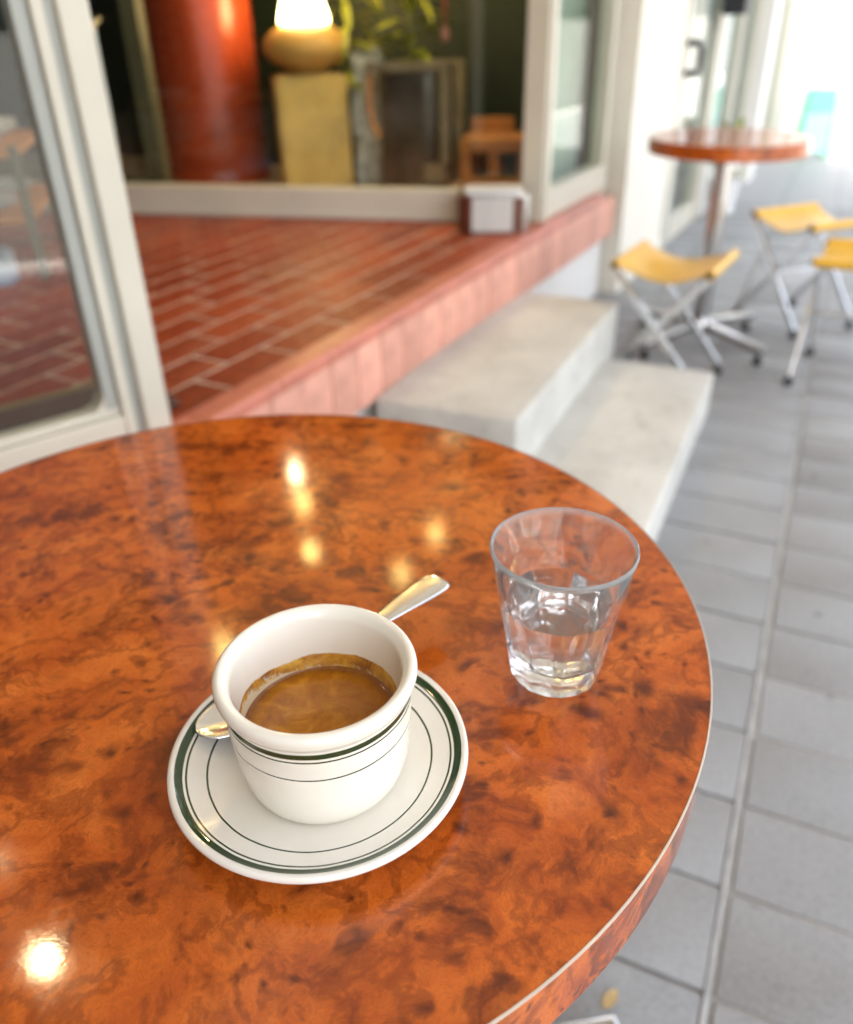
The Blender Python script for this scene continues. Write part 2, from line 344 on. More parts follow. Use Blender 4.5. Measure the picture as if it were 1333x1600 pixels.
def tube(name, pts, rads, seg=10, flat=None, smooth=50):
    """swept tube; flat=(w,t) gives a flat bar instead (w across 'side')"""
    vs_, fs = [], []; P = [Vector(p) for p in pts]
    if not hasattr(rads, '__len__'): rads = [rads]*len(P)
    prev = None
    for i, p in enumerate(P):
        d = (P[min(i+1, len(P)-1)]-P[max(i-1, 0)]).normalized()
        s = prev if prev is not None else (d.orthogonal())
        s = (s-d*s.dot(d)).normalized(); prev = s; u = d.cross(s)
        for k in range(seg):
            t = 2*math.pi*k/seg; vs_.append(tuple(p+(s*math.cos(t)+u*math.sin(t))*rads[i]))
    n = len(P)
    for i in range(n-1):
        for k in range(seg):
            a = i*seg+k; b = i*seg+(k+1) % seg; fs.append((a, b, b+seg, a+seg))
    fs.append(tuple(range(seg-1, -1, -1))); fs.append(tuple((n-1)*seg+k for k in range(seg)))
    return mesh(name, vs_, fs, smooth)
def bar(name, a, b, w, t, side, bev=.0015):
    """flat bar from a to b, width w along 'side', thickness t"""
    a, b = Vector(a), Vector(b); d = (b-a).normalized(); s = Vector(side); s = (s-d*s.dot(d)).normalized(); u = d.cross(s)
    me = boxmesh(name, -w/2, w/2, -t/2, t/2, 0, (b-a).length, bev=bev)
    mm = Matrix((s, u, d)).transposed().to_4x4(); mm.translation = a
    if mm.determinant() < 0: pass
    me.transform(mm); me.update(); return me
def prism(name, poly, z0, z1, smooth=None):
    n = len(poly); v = [(x, y, z0) for x, y in poly]+[(x, y, z1) for x, y in poly]
    f = [tuple(range(n-1, -1, -1)), tuple(range(n, 2*n))]+[(i, (i+1) % n, n+(i+1) % n, n+i) for i in range(n)]
    return mesh(name, v, f, smooth)

# ------------------------------------------------------------------ the setting
L = .46                                     # porch floor height
FA = R(-2.9)                                # the shop front is turned a little against the paving
fu = Vector((math.sin(-FA), math.cos(-FA), 0)); fv = Vector((math.cos(FA), math.sin(FA), 0))  # along, outward
FO = Vector((-1.012, 0, 0))                # point on the ledge edge line at y=0
def F(u, v, z=0): return FO+fu*u+fv*v+Vector((0, 0, z))
FROT = FA

ground = link('ground', mesh('ground', [(-400, -400, -.13), (400, -400, -.13), (400, 400, -.13), (-400, 400, -.13)], [(0, 1, 2, 3)]), 'road'); tag(ground, kind='structure')
# pavement: bedding slab with kerb, pavers laid on it as pieces
pav = link('pavement', boxmesh('pavement', -3.0, 2.3, -16, 6.09, -.125, -.006), 'mortar'); tag(pav, kind='structure')
pvf = link('pavement', boxmesh('pavement', -3.0, 2.3, 6.095, 60, -.125, 0), 'paverfar'); tag(pvf, kind='structure')
kerb = link('kerb', boxmesh('kerb', 2.3, 2.45, -16, 60, -.128, .004, bev=.01), 'concrete'); tag(kerb, kind='structure')
xj = [-1.27, -.935, -.60, -.265, .07, .405, .74]
pm = [boxmesh('paver', .005, .326, .003, .162, -.0065, 0, bev=.0035, seg=2, jit=.0012) for _ in range(6)]
for ci, x in enumerate(xj):
    for r in range(0, 35):
        y = .344+r*.165
        if x < -.61 and y < 2.6: continue
        if x > .7 and y > 4.2: continue
        dz = -.0025 if x > .05 else 0
        link('paver', pm[rnd.randrange(6)], 'paver', pav, (x, y, dz+rnd.uniform(-.0012, .0012)))
# long seam: a raised light mortar fillet beside a dark groove
link('seam', boxmesh('seam', .0615, .0685, .34, 6.08, -.0058, .0012, bev=.002), 'seam', pav)
# near edge of the paving, seldom seen
link('paving_margin', boxmesh('paving_margin', -3, 2.3, -16, .341, -.0055, -.001), 'paverfar', pav)
link('paving_margin', boxmesh('paving_margin', 1.076, 2.3, .341, 6.09, -.0055, -.001), 'paverfar', pav)

# porch: raised floor of red clay tiles with a bullnose edge and pink tiled front
porch = empty('porch_floor', F(0, 0, 0), FROT, kind='structure')   # local: y along the edge, x outward
def plocal(P):
    d = Vector(P)-FO; return (d.dot(fv), d.dot(fu))
link('floor_bed', boxmesh('floor_bed', -5.0, -.062, -2.0, 3.72, .30, L-.0022), 'groutred', porch)
link('plinth_wall', boxmesh('plinth_wall', -5.0, -.05, -2.0, 3.72, -.11, .2995), 'wallwhite', porch)
bms = [boxmesh('brick', .0045, .1000, .0045, .2180, L-.02, L, bev=.002, jit=.0014) for _ in range(6)]
for i in range(21):
    x0 = -.168-i*.1045
    for j in range(-4, 17):
        y0 = .12+j*.2225+(.111 if i % 2 else 0)
        if y0+.22 > 3.72 or y0 < -.6: continue
        # only where the porch or the view through the glazed leaf shows it
        wx, wy = (FO+fu*y0+fv*x0)[:2]
        if i > 16 and wy < 1.3: continue
        if wy > 2.95+.2*(wx+.94): continue
        if wy < .45-.3*(wx+1): continue
        link('brick', bms[rnd.randrange(6)], 'brick', porch, (x0, y0, rnd.uniform(-.0012, .0008)))
# bullnose course
def nosing(name, ln):
    pr = [(-.0650, L-.02), (-.0650, L)]
    for k in range(9):
        t = math.pi/2*(1-k/8); pr.append((-.012+.012*math.cos(t), L-.014+.014*math.sin(t)))
    pr += [(0, L-.028), (-.012, L-.028)]
    n = len(pr); v = [(x, .0015, z) for x, z in pr]+[(x, ln-.0015, z) for x, z in pr]
    f = [tuple(range(n)), tuple(range(2*n-1, n-1, -1))]+[(i, n+i, n+(i+1) % n, (i+1) % n) for i in range(n)]
    return mesh(name, v, f, 50)
nm = nosing('edge_tile', .2225)
for j in range(-6, 17):
    y0 = -.02+j*.2225
    if y0+.2225 < 3.74: link('edge_tile', nm, 'nosing', porch, (0, y0, rnd.uniform(-.0006, .0006)))
fm = [boxmesh('front_tile', -.018, -.003, .002, .109, .272, L-.0295, bev=.002, jit=.0006) for _ in range(3)]
link('front_bed', boxmesh('front_bed', -.045, -.008, -1.5, 3.70, .28, L-.034), 'groutred', porch)
for j in range(-12, 33):
    y0 = .05+j*.111
    link('front_tile', fm[rnd.randrange(3)], 'fascia', porch, (rnd.uniform(-.0008, .0008), y0, 0))

# concrete steps
def slab(name, x0, x1, y0, y1, z0, z1, rz=0):
    bm = bmesh.new(); bmesh.ops.create_cube(bm, size=1)
    for v in bm.verts: v.co = Vector((x0+(v.co.x+.5)*(x1-x0), y0+(v.co.y+.5)*(y1-y0), z0+(v.co.z+.5)*(z1-z0)))
    bmesh.ops.subdivide_edges(bm, edges=list(bm.edges), cuts=5, use_grid_fill=True)
    for v in bm.verts:
        v.co += Vector((rnd.uniform(-1, 1), rnd.uniform(-1, 1), rnd.uniform(-1, 1)))*.0009
    es = [e for e in bm.edges if len(e.link_faces) == 2 and e.calc_face_angle(0) > 1]
    bmesh.ops.bevel(bm, geom=es, offset=.007, segments=3, profile=.5, affect='EDGES')
    me = bpy.data.meshes.new(name); bm.to_mesh(me); bm.free()
    me.polygons.foreach_set('use_smooth', [True]*len(me.polygons)); me.set_sharp_from_angle(angle=R(40)); return me
def concrete_mat():
    k = N('step_concrete'); a = k.noise(4, 7, .65); b = k.noise(26, 6, .7, .5); c = k.noise(150, 4, .7)
    col = k.ramp(a.outputs['Fac'], [(.3, (.45, .44, .40)), (.7, (.62, .605, .55))])
    col = k.mix(k.ramp(b.outputs['Fac'], [(.56, (0,)*3), (.70, (.6,)*3)]), col, (.27, .255, .23))
    d = k.noise(1.8, 8, .72, .6); col = k.mix(k.ramp(d.outputs['Fac'], [(.50, (0,)*3), (.68, (.5,)*3)]), col, (.30, .285, .25))
    col = k.mix(k.ramp(c.outputs['Fac'], [(.4, (0,)*3), (.8, (.35,)*3)]), col, (.34, .33, .31))
    v = k.n('TexVoronoi'); v.inputs['Scale'].default_value = 9; k.l(k.coord(), v.inputs['Vector'])
    col = k.mix(k.ramp(v.outputs['Distance'], [(.03, (.7,)*3), (.075, (0,)*3)]), col, (.2, .17, .15))
    k.set(Base_Color=col, Roughness=.78); k.bump(c.outputs['Fac'], .25, .002); return k.m
M['step'] = concrete_mat()
st = link('lower_step', slab('lower_step', -.56, -.21, 1.22, 2.555, -.02, .13), 'step'); tag(st, 'low pale concrete step on the pavement below the upper step', 'step')
st = link('upper_step', slab('upper_step', -.925, -.551, 1.66, 2.665, -.02, .285), 'step'); tag(st, 'taller concrete step block set against the pink tiled ledge', 'step')

# arcade roof and interior shell
ceil = link('ceiling', boxmesh('ceiling', -.9, 1.45, -14, 6.3, 3.05, 3.25), 'ceil'); tag(ceil, kind='structure')
roof = link('roof', boxmesh('roof', -8, -.90, -14, 26, 3.05, 3.25), 'ceil'); tag(roof, kind='structure')
soff = link('porch_ceiling', prism('porch_ceiling', [tuple(F(-2.5, -.02)[:2]), tuple(F(3.7, -.02)[:2]), tuple(F(3.7, -6)[:2]), tuple(F(-2.5, -6)[:2])], 2.55, 2.65), 'ceil'); tag(soff, kind='structure')
bulk = link('wall_above_shopfront', prism('wall_above_shopfront', [tuple(F(-2.5, -.01)[:2]), tuple(F(25.2, -.01)[:2]), tuple(F(25.2, -.14)[:2]), tuple(F(-2.5, -.14)[:2])], 2.66, 3.045), 'wallwhite'); tag(bulk, kind='structure')

ew = link('added_dark_wall', boxmesh('added_dark_wall', -3.0, 1.45, -4.3, -4.1, 0, 3.04), 'darkwall'); tag(ew, kind='structure')  # unseen wall added behind the camera to darken the window reflections
# back window line (angled across the porch)
W0, W1 = Vector((-3.55, 2.362, 0)), Vector((-.944, 2.95, 0))
wt = (W1-W0).normalized(); wn_ = Vector((-wt.y, wt.x, 0)); WROT = math.atan2(wt.y, wt.x); WL = (W1-W0).length
# local frame of back window: origin W1, x along wt (negative to the left), y into the room
def Wp(t, d, z=0): return W1+wt*t+wn_*d+Vector((0, 0, z))
room = empty('room_shell', W1, WROT, kind='structure')
box('interior_floor', 'darkfloor', (-4.2, -.05, .07, 4.3, L-.10, L-.003), room, bev=0)
box('back_wall', 'darkgreen', (-4.2, .2, 2.6, 2.7, .3, 2.6), room, bev=0)
box('side_wall', 'darkwall', (-4.3, -4.21, -3.5, 3.4, .3, 2.6), room, bev=0)
rw = link('dividing_wall', prism('dividing_wall', [tuple(F(3.74, -.10)[:2]), tuple(F(3.84, -.10)[:2]), tuple(F(3.84, -5)[:2]), tuple(F(3.74, -5)[:2])], .0, 2.6), 'darkgreen'); tag(rw, kind='structure')
lw_ = link('rear_wall', prism('rear_wall', [tuple(F(-2.4, -.3)[:2]), tuple(F(-2.5, -.3)[:2]), tuple(F(-2.5, -6)[:2]), tuple(F(-2.4, -6)[:2])], .0, 2.6), 'darkwall'); tag(lw_, kind='structure')

bw = empty('shop_window', W1, WROT, label='wide cream framed window across the back of the tiled porch', cat='window')
box('bottom_rail', 'frame', (-WL, -.042, -.035, .035, L+.001, L+.105), bw)
box('rail_bead', 'frame', (-WL, -.042, -.048, -.0355, L+.001, L+.02), bw, bev=.002)
box('top_rail', 'frame', (-WL, -.042, -.035, .035, 2.45, 2.545), bw)
box('glass_pane', 'pane', (-WL, -.042, -.004, .004, L+.106, 2.449), bw, bev=0)
cp = empty('corner_post', (W1.x, W1.y, 0), FROT, label='cream corner post between the porch window and the side window', cat='post')
box('post_body', 'frame', (-.045, .035, -.03, .05, L+.001, 2.545), cp, bev=.004)
box('edge_bead', 'frame', (.0355, .043, -.012, .03, L+.001, 2.545), cp, bev=.002)
# side window along the ledge
px_, py_ = plocal(W1)
sw = empty('side_window', F(0, 0, 0), FROT, label='narrow window beside the white pillar, set along the ledge edge', cat='window')
box('bottom_rail', 'frame', (px_-.03, px_+.035, py_+.052, 3.70, L+.001, L+.10), sw)
box('glass_pane', 'pane', (px_-.004, px_+.004, py_+.052, 3.70, L+.101, 2.449), sw, bev=0)
box('reflection_panel', 'sage', (px_-.11, px_-.105, py_+.16, 3.70, L+.02, 2.449), sw, bev=0)  # added panel; the glass's grey-green reflection put into its colour
box('end_stile', 'frame', (px_-.03, px_+.03, 3.645, 3.70, L+.101, 2.449), sw)
box('top_rail', 'frame', (px_-.03, px_+.03, py_+.052, 3.70, 2.45, 2.545), sw)

# glazed leaf at the left: multi-profile frame
LA = Vector((-1.032, 1.049, 0)); le = Vector((-.42, -.907, 0)).normalized(); LROT = math.atan2(le.y, le.x)
lf = empty('glazed_door', LA, LROT, label='cream framed glass door leaf standing at the near side of the porch', cat='door')
# local x runs away from the post along the leaf; local -y? : outward normal is +y rotated
box('outer_stile', 'frame', (0, .046, -.035, .035, L+.002, 2.5), lf, bev=.004)
box('groove', 'frameg', (.046, .062, -.02, .02, L+.002, 2.5), lf, bev=0)
box('inner_stile', 'frame', (.062, .080, -.025, .028, L+.002, 2.5), lf, bev=.003)
box('glazing_bead', 'frameg', (.080, .104, -.018, .018, L+.06, 2.45), lf, bev=.004)
box('bottom_rail', 'frame', (.080, 1.05, -.025, .028, L+.002, L+.048), lf, bev=.004)
box('rail_bead', 'frame', (.080, 1.05, -.018, .018, L+.048, L+.062), lf, bev=.004)
box('glass_pane', 'pane', (.104, 1.05, -.004, .004, L+.062, 2.45), lf, bev=0)
# rounded inner corner of the bead
cv = [(.104, L+.062)]+[(.104+.03-.03*math.cos(t), L+.062+.03-.03*math.sin(t)) for t in [math.pi/2*(1-k/6) for k in range(7)]][::1]
cm = mesh('corner_bead', [(x, -.0175, z) for x, z in cv]+[(x, .0175, z) for x, z in cv],
          [tuple(range(len(cv))), tuple(range(2*len(cv)-1, len(cv)-1, -1))]+[(i, len(cv)+i, len(cv)+(i+1) % len(cv), (i+1) % len(cv)) for i in range(len(cv))])
link('corner_bead', cm, 'frame', lf)

# white pillar and the shopfronts further on
pil = empty('pillar', F(0, 0, 0), FROT, label='broad white plastered pillar at the end of the ledge', cat='pillar')
box('pillar_shaft', 'pillarcream', (-.36, .03, 3.742, 4.52, -.02, 3.04), pil, bev=.008)
box('pillar_base', 'pillarcream', (-.365, .034, 3.738, 4.524, -.019, .09), pil, bev=.004)
hw = empty('entry_door', F(0, 0, 0), FROT, label='pale framed glass door with dark handle, just past the white pillar', cat='door')
box('door_stile', 'frame', (-.05, .02, 4.60, 4.70, .0, 2.5), hw)
box('door_stile', 'frameg', (-.05, .02, 4.705, 4.76, .0, 2.5), hw)
box('door_stile', 'frame', (-.05, .02, 5.42, 5.50, .0, 2.5), hw)
box('bottom_rail', 'frame', (-.04, .01, 4.765, 5.415, .0, .12), hw)
box('glass_pane', 'pane', (-.02, -.012, 4.765, 5.415, .121, 2.5), hw, bev=0)
box('reflection_panel', 'reflection_panel', (-.15, -.145, 4.765, 5.415, .15, 2.49), hw, bev=0)  # added panel; sky reflection in the door glass put into its colour
hd = link('handle', tube('handle', [F(4.66, .02, .97)-FO, F(4.66, .075, .97)-FO, F(4.66, .085, .95)-FO, F(4.66, .085, .86)-FO, F(4.66, .075, .84)-FO, F(4.66, .02, .84)-FO], .016, 10), 'black', hw)
hd.matrix_local = Matrix.Rotation(-FROT, 4, 'Z')
shopn = ['first', 'second', 'third', 'fourth', 'fifth', 'sixth', 'seventh', 'eighth', 'ninth', 'tenth', 'eleventh', 'twelfth']
for i in range(12):
    y0 = 5.56+i*1.62
    s = empty('shopfront_window', F(0, 0, 0), FROT, label=f'tall pale window of the arcade, {shopn[i]} beyond the entry door', cat='window', group='windows along the arcade')
    box('sill', 'wallwhite', (-.10, .03, y0, y0+1.30, 0, .12 if i % 2 else .30), s)
    zb = .1205 if i % 2 else .3005
    for a in (0, .62, 1.24):
        box('mullion', 'frame', (-.05, .015, y0+a, y0+a+.06, zb, 2.5), s)
    for a in (.062, .682):
        box('glass_pane', 'pane', (-.025, -.017, y0+a, y0+a+.556, zb, 2.5), s, bev=0)
    for a in (.062, .682):
        box('reflection_panel', 'reflection_panel', (-.105, -.10, y0+a, y0+a+.556, zb+.01, 2.49), s, bev=0)  # panels added behind the panes, coloured as the reflected sky
    p = link('pilaster', boxmesh('pilaster', -.30, .10, y0+1.32, y0+1.60, -.02, 3.04, bev=.006), 'wallwhite', None, F(0, 0, 0), FROT)
    tag(p, f'white pilaster of the arcade, {shopn[i]} beyond the broad white pillar', 'pilaster', 'pilasters along the arcade')
nb = empty('neighbour_room', F(0, 0, 0), FROT, kind='structure')
box('back_wall', 'wallwhite', (-2.6, -2.5, 4.0, 25.2, 0, 3.04), nb, bev=0)
box('interior_floor', 'concrete', (-2.5, -.10, 4.53, 25, -.01, .003), nb, bev=0)
box('side_wall', 'wallwhite', (-2.5, -.365, 3.9, 4.0, 0, 3.04), nb, bev=0)

# sunlit building closing the view
fb = empty('distant_building', (0, 0, 0), label='pale sunlit building far off at the end of the arcade', cat='building')
box('wall', 'wallwhite', (-14, 1.5, 34, 44, -.13, 9), fb, bev=.02)
for r_ in range(3):
    for c_ in range(6):
        box('window', 'pane', (-12.5+c_*2.3, -11.3+c_*2.3, 33.93, 33.99, 1+r_*2.8, 2.6+r_*2.8), fb, bev=.01)

# ------------------------------------------------------------------ tables
def round_table(name, loc, rad, top_z, th, rz, **kw):
    t = empty(name, loc, rz, **kw)
    link('table_top', lathe('table_top', [(0, top_z-th), (rad-.004, top_z-th), (rad-.001, top_z-th+.003), (rad-.001, top_z-.0012), (rad-.0012, top_z-.0005), (rad-.0016, top_z), (rad-.0030, top_z), (rad*.6, top_z), (0, top_z)], 160, 12), 'burl', t)
    link('edge_strip', lathe('edge_strip', [(rad-.0012, top_z-.0016), (rad-.0003, top_z-.0015), (rad-.0002, top_z-.0008), (rad-.0008, top_z+.0002), (rad-.0013, top_z+.0002)], 160, 60), 'edgecream', t)
    box('mounting_plate', 'black', (-.11, .11, -.11, .11, top_z-th-.008, top_z-th-.0005), t)
    link('post', lathe('post', [(0, .075), (.030, .075), (.030, top_z-th-.009), (0, top_z-th-.009)], 32, 40), 'tablesteel', t)
    link('hub', lathe('hub', [(0, .05), (.045, .05), (.048, .06), (.048, .095), (.040, .105), (0, .105)], 32, 40), 'tablesteel', t)
    lg = rad*1.13
    for k in range(4):
        c, s_ = math.cos(k*math.pi/2), math.sin(k*math.pi/2)
        a = Vector((.03*c, .03*s_, .080)); b = Vector((lg*c, lg*s_, .052))
        f = link('foot', bar('foot', a, b, .042, .026, (-s_, c, 0), .005), 'tablesteel', t)
        g = link('glide', lathe('glide', [(0, 0), (.016, 0), (.018, .004), (.018, .018), (.010, .022), (.008, .045), (0, .045)], 20, 40), 'black', f, ((lg-.02)*c, (lg-.02)*s_, 0))
    return t
T = .75; TC = Vector((-.317, .343, 0))
round_table('cafe_table', TC, .318, T, .042, R(35), label='large round burl wood cafe table holding the coffee cup', cat='table')
round_table('cafe_table', (-.345, 3.19, 0), .265, .73, .048, R(-33), label='small round red brown pedestal table beside the white pillar', cat='table')

# ------------------------------------------------------------------ folding stools
def stool(loc, rz, label):
    t = empty('folding_stool', loc, rz, label=label, cat='stool', group='yellow folding stools')
    hx, hy, hz, fx = .150, .145, .41, .165
    # sling seat
    v, f = [], []; nx, ny = 22, 6
    def seatp(i, j, off):
        a = -1+2*i/nx; x = a*(hx+.004); sag = .045*(1-a*a)**.9; y = (-1+2*j/ny)*(hy+.012)
        wv = .004*math.sin(j*1.3+i*.35)
        return (x, y, hz+.014-sag-off+wv*(1-a*a))
    for off in (0, .004):
        for i in range(nx+1):
            for j in range(ny+1): v.append(seatp(i, j, off))
    W = ny+1; B = (nx+1)*W
    for i in range(nx):
        for j in range(ny):
            a = i*W+j; f.append((a, a+W, a+W+1, a+1)); f.append((B+a, B+a+1, B+a+W+1, B+a+W))
    for i in range(nx):
        f.append((i*W, B+i*W, B+(i+1)*W, (i+1)*W)); a = i*W+ny; f.append((a, a+W, B+a+W, B+a))
    for j in range(ny):
        f.append((j, j+1, B+j+1, B+j)); a = nx*W+j; f.append((a, B+a, B+a+1, a+1))
    link('seat', mesh('seat', v, f, 60), 'leather', t)
    for s in (-1, 1):
        link('seat_sleeve', tube('seat_sleeve', [(s*hx, -hy-.012, hz), (s*hx, hy+.012, hz)], .0155, 14), 'leather', t)
        link('seat_rod', tube('seat_rod', [(s*hx, -hy-.020, hz), (s*hx, hy+.020, hz)], .009, 12), 'black', t)
    for y in (-1, 1):
        for s in (-1, 1):
            yy = y*hy+s*.008
            lgo = link('leg', bar('leg', (s*hx, yy, hz-.010), (-s*fx, yy, .028), .022, .009, (1, 0, 0), .002), 'chrome', t)
            link('foot_glide', lathe('foot_glide', [(0, 0), (.012, 0), (.015, .004), (.015, .018), (.009, .026), (.009, .034), (0, .034)], 18, 40), 'black', lgo, (-s*fx, yy, 0))
        link('pivot', tube('pivot', [(0, y*hy-.020, .21), (0, y*hy+.020, .21)], .007, 12), 'steel', t)
    link('cross_rod', tube('cross_rod', [(0, -hy, .21), (0, hy, .21)], .005, 10), 'chrome', t)
    return t
stool((-.405, 2.775, 0), R(-6), 'yellow leather folding stool between the steps and the far table')
stool((.175, 3.02, 0), R(84), 'yellow folding stool cut off by the frame beside the paving joint')
stool((-.03, 3.60, 0), R(-43), 'yellow folding stool standing furthest out behind the other stools')

# ------------------------------------------------------------------ cup, saucer, coffee, spoon
CC = Vector((-.1785, .2465, 0))
def sz(r):     # saucer upper surface height above its foot
    if r < .036: return .0075
    a = (r-.036)/(.0745-.036); return .0075+.0115*(a**1.15)
sp_prof = [(0, .003), (.028, .003), (.030, 0), (.034, 0), (.036, .0035), (.050, .0068), (.064, .0105), (.073, .0138), (.0757, .0157), (.0768, .0178), (.0763, .0197), (.0748, .0204), (.0733, .0196)]
sp_prof += [(r, sz(r)) for r in (.0715, .0695, .066, .062, .058, .053, .048, .044, .040, .0375)]+[(.0355, .0072), (.030, .0070), (.018, .0070), (0, .0070)]
o = link('saucer', lathe('saucer', sp_prof, 160, 70), 'saucer', None, (CC.x-.0025, CC.y-.0012, T)); tag(o, 'cream saucer with dark green rings under the coffee cup', 'saucer')
cup_prof = [(0, .0012), (.029, .0012), (.0305, 0), (.0365, 0), (.0388, .0012), (.0408, .0048), (.0425, .0115), (.0440, .0215), (.0450, .033), (.0456, .044), (.0459, .0525), (.0460, .0570),
            (.0469, .0592), (.0484, .0618), (.0492, .0648), (.0487, .0674), (.0470, .0687), (.0450, .0685), (.0430, .0668), (.0417, .0640), (.0412, .0600), (.0407, .053), (.0401, .044), (.0394, .036), (.0384, .028), (.0365, .018), (.033, .011), (.025, .0075), (0, .0070)]
def densify(p, n=3):
    P = [Vector((a, b, 0)) for a, b in p]; out = []
    for i in range(len(P)-1):
        p0, p1, p2, p3 = P[max(i-1, 0)], P[i], P[i+1], P[min(i+2, len(P)-1)]
        for k in range(n):
            t = k/n; q = .5*((2*p1)+(p2-p0)*t+(2*p0-5*p1+4*p2-p3)*t*t+(-p0+3*p1-3*p2+p3)*t**3)
            out.append((max(0, q.x), q.y))
    out.append(p[-1]); return out
CZ = T+.0072
o = link('coffee_cup', lathe('coffee_cup', densify(cup_prof[4:-1], 4) if False else [cup_prof[0], cup_prof[1]]+densify(cup_prof[2:-1], 3)+[cup_prof[-1]], 160, 75), 'cup', None, (CC.x, CC.y, CZ))
tag(o, 'thick cream cup with dark green bands, half full of coffee', 'cup')
COFZ = .0315
cf = [(0, 0), (.02, 0), (.033, 0), (.0371, .0001), (.0383, .0006), (.03885, .0014), (.0391, .0012), (.0372, -.006), (.03, -.012), (0, -.014)]
o = link('coffee', lathe('coffee', cf[::-1], 120, 80), 'coffee', None, (CC.x, CC.y, CZ+COFZ)); tag(o, 'brown coffee with crema filling the lower half of the cup', 'coffee')

def spoon():
    A = Vector((-.2445, .2265, 0)); Bq = Vector((-.1765, .3915, 0)); d = (Bq-A); ln = d.length; d = d/ln; s = Vector((d.y, -d.x, 0))
    # stations: distance, half width, centre height, cup depth
    S = [(0, .0015, .0212, 0), (.003, .0070, .0208, .0012), (.008, .0112, .0205, .0028), (.016, .0142, .0203, .0044), (.025, .0144, .0203, .0046), (.034, .0116, .0207, .0034), (.041, .0072, .0212, .0016), (.048, .0044, .0217, .0004), (.056, .0034, .0220, 0),
         (.078, .0031, .0224, -.0002), (.100, .0035, .0234, -.0003), (.124, .0052, .0260, -.0005), (.144, .0078, .0282, -.0007), (.160, .0095, .0294, -.0008), (.171, .0097, .0299, -.0008), (.177, .0078, .0300, -.0006), (ln, .0022, .0299, 0)]
    D = [x for x in S]; vs_, fs = [], []; nt = 10
    sts = []
    for i in range(len(D)-1):
        p0, p1, p2, p3 = D[max(i-1, 0)], D[i], D[i+1], D[min(i+2, len(D)-1)]
        for k in range(4):
            t = k/4; sts.append(tuple(.5*(2*b+(c-a)*t+(2*a-5*b+4*c-e)*t*t+(-a+3*b-3*c+e)*t**3) for a, b, c, e in zip(p0, p1, p2, p3)))
    sts.append(D[-1])
    for (x, w, z, dp) in sts:
        for j in range(nt+1):
            q = -1+2*j/nt; c = A+d*x+s*(q*max(w, .0008)); vs_.append((c.x, c.y, T+z-dp*(1-q*q)))
    for i in range(len(sts)-1):
        for j in range(nt):
            a = i*(nt+1)+j; fs.append((a, a+nt+1, a+nt+2, a+1))
    me = mesh('teaspoon', vs_, fs, 60)
    o = link('teaspoon', me, 'spoonsteel'); md = o.modifiers.new('thickness', 'SOLIDIFY'); md.thickness = .0014; md.offset = 0
    tag(o, 'steel teaspoon lying on the saucer behind the cup', 'spoon')
def spoon_mat():
    k = N('polished_spoon_steel'); a = k.noise(35, 3)
    k.set(Base_Color=k.ramp(a.outputs['Fac'], [(.3, (.70, .71, .72)), (.7, (.78, .79, .80))]), Metallic=1.0, Roughness=k.ramp(a.outputs['Fac'], [(.3, (.17,)*3), (.7, (.23,)*3)])); return k.m
M['spoonsteel'] = spoon_mat()
spoon()

# ------------------------------------------------------------------ tumbler of water
GC = Vector((-.0935, .3725, T)); NF = 9
def rr_out(z):      # round profile
    a = z/.09; return .0268+.0145*(a**1.05)
def glass_r(r, z, t):
    if z <= .0008 or z > .066: return r
    ph = (t % (2*math.pi/NF))-math.pi/NF
    k_ = max(0., (z-.046)/.020)
    flat = rr_out(z)*(.950+.055*k_**1.6)                # distance of the facet plane from the axis
    lim = flat/math.cos(ph)
    return min(r, lim)
outp = [(0, .0022), (.018, .0015), (.0235, .0003), (.0255, .0)]+[(rr_out(z), z) for z in [.0012, .003, .006, .010, .014, .018, .022, .026, .030, .034, .038, .042, .045, .048, .050, .052, .054, .056, .058, .060, .062, .064, .066, .070, .074, .078, .082, .086]]
outp += [(.0411, .0885), (.0409, .0897), (.0403, .0902), (.0397, .0897), (.0394, .0886)]
def rin(z): return .0226+.0166*((z-.015)/.0736)**.9 if z > .015 else .0226
inp = [(rin(z), z) for z in [.082, .074, .066, .058, .050, .044, .038, .030, .024, .0185, .0165]]+[(.0218, .0152), (.018, .0140), (0, .0135)]
gp = outp+inp; NO = len(outp)
def build_glass():
    seg = 180; vs_, fs = [], []; rings = []
    for idx, (r, z) in enumerate(gp):
        if r < 1e-6: rings.append([len(vs_)]); vs_.append((0, 0, z)); continue
        ring = []
        for i in range(seg):
            t = 2*math.pi*i/seg; q = glass_r(r, z, t) if 3 < idx < NO-5 else r
            ring.append(len(vs_)); vs_.append((q*math.cos(t+.25), q*math.sin(t+.25), z))
        rings.append(ring)
    for a, b in zip(rings, rings[1:]):
        for i in range(seg):
            j = (i+1) % seg
            if len(a) == 1: fs.append((a[0], b[j], b[i]))
            elif len(b) == 1: fs.append((a[i], a[j], b[0]))
            else: fs.append((a[i], a[j], b[j], b[i]))
    return mesh('water_glass', vs_, fs, 28)
o = link('water_glass', build_glass(), 'glass', None, GC); tag(o, 'faceted clear tumbler half filled with water, behind the cup', 'glass')
WLV = .052
wp = [(0, .0134), (.0181, .0139), (.0220, .0151)]+[(rin(z)+.00015, z) for z in (.0165, .0185, .024, .030, .038, .044, WLV-.0012)]+[(rin(WLV)+.00015, WLV+.0006), (rin(WLV)-.0010, WLV+.0001), (rin(WLV)-.003, WLV-.0002), (0, WLV-.0002)]
o = link('drinking_water', lathe('drinking_water', wp, 120, 50), 'water', None, GC); tag(o, 'clear still water inside the faceted tumbler', 'water', kind='thing')

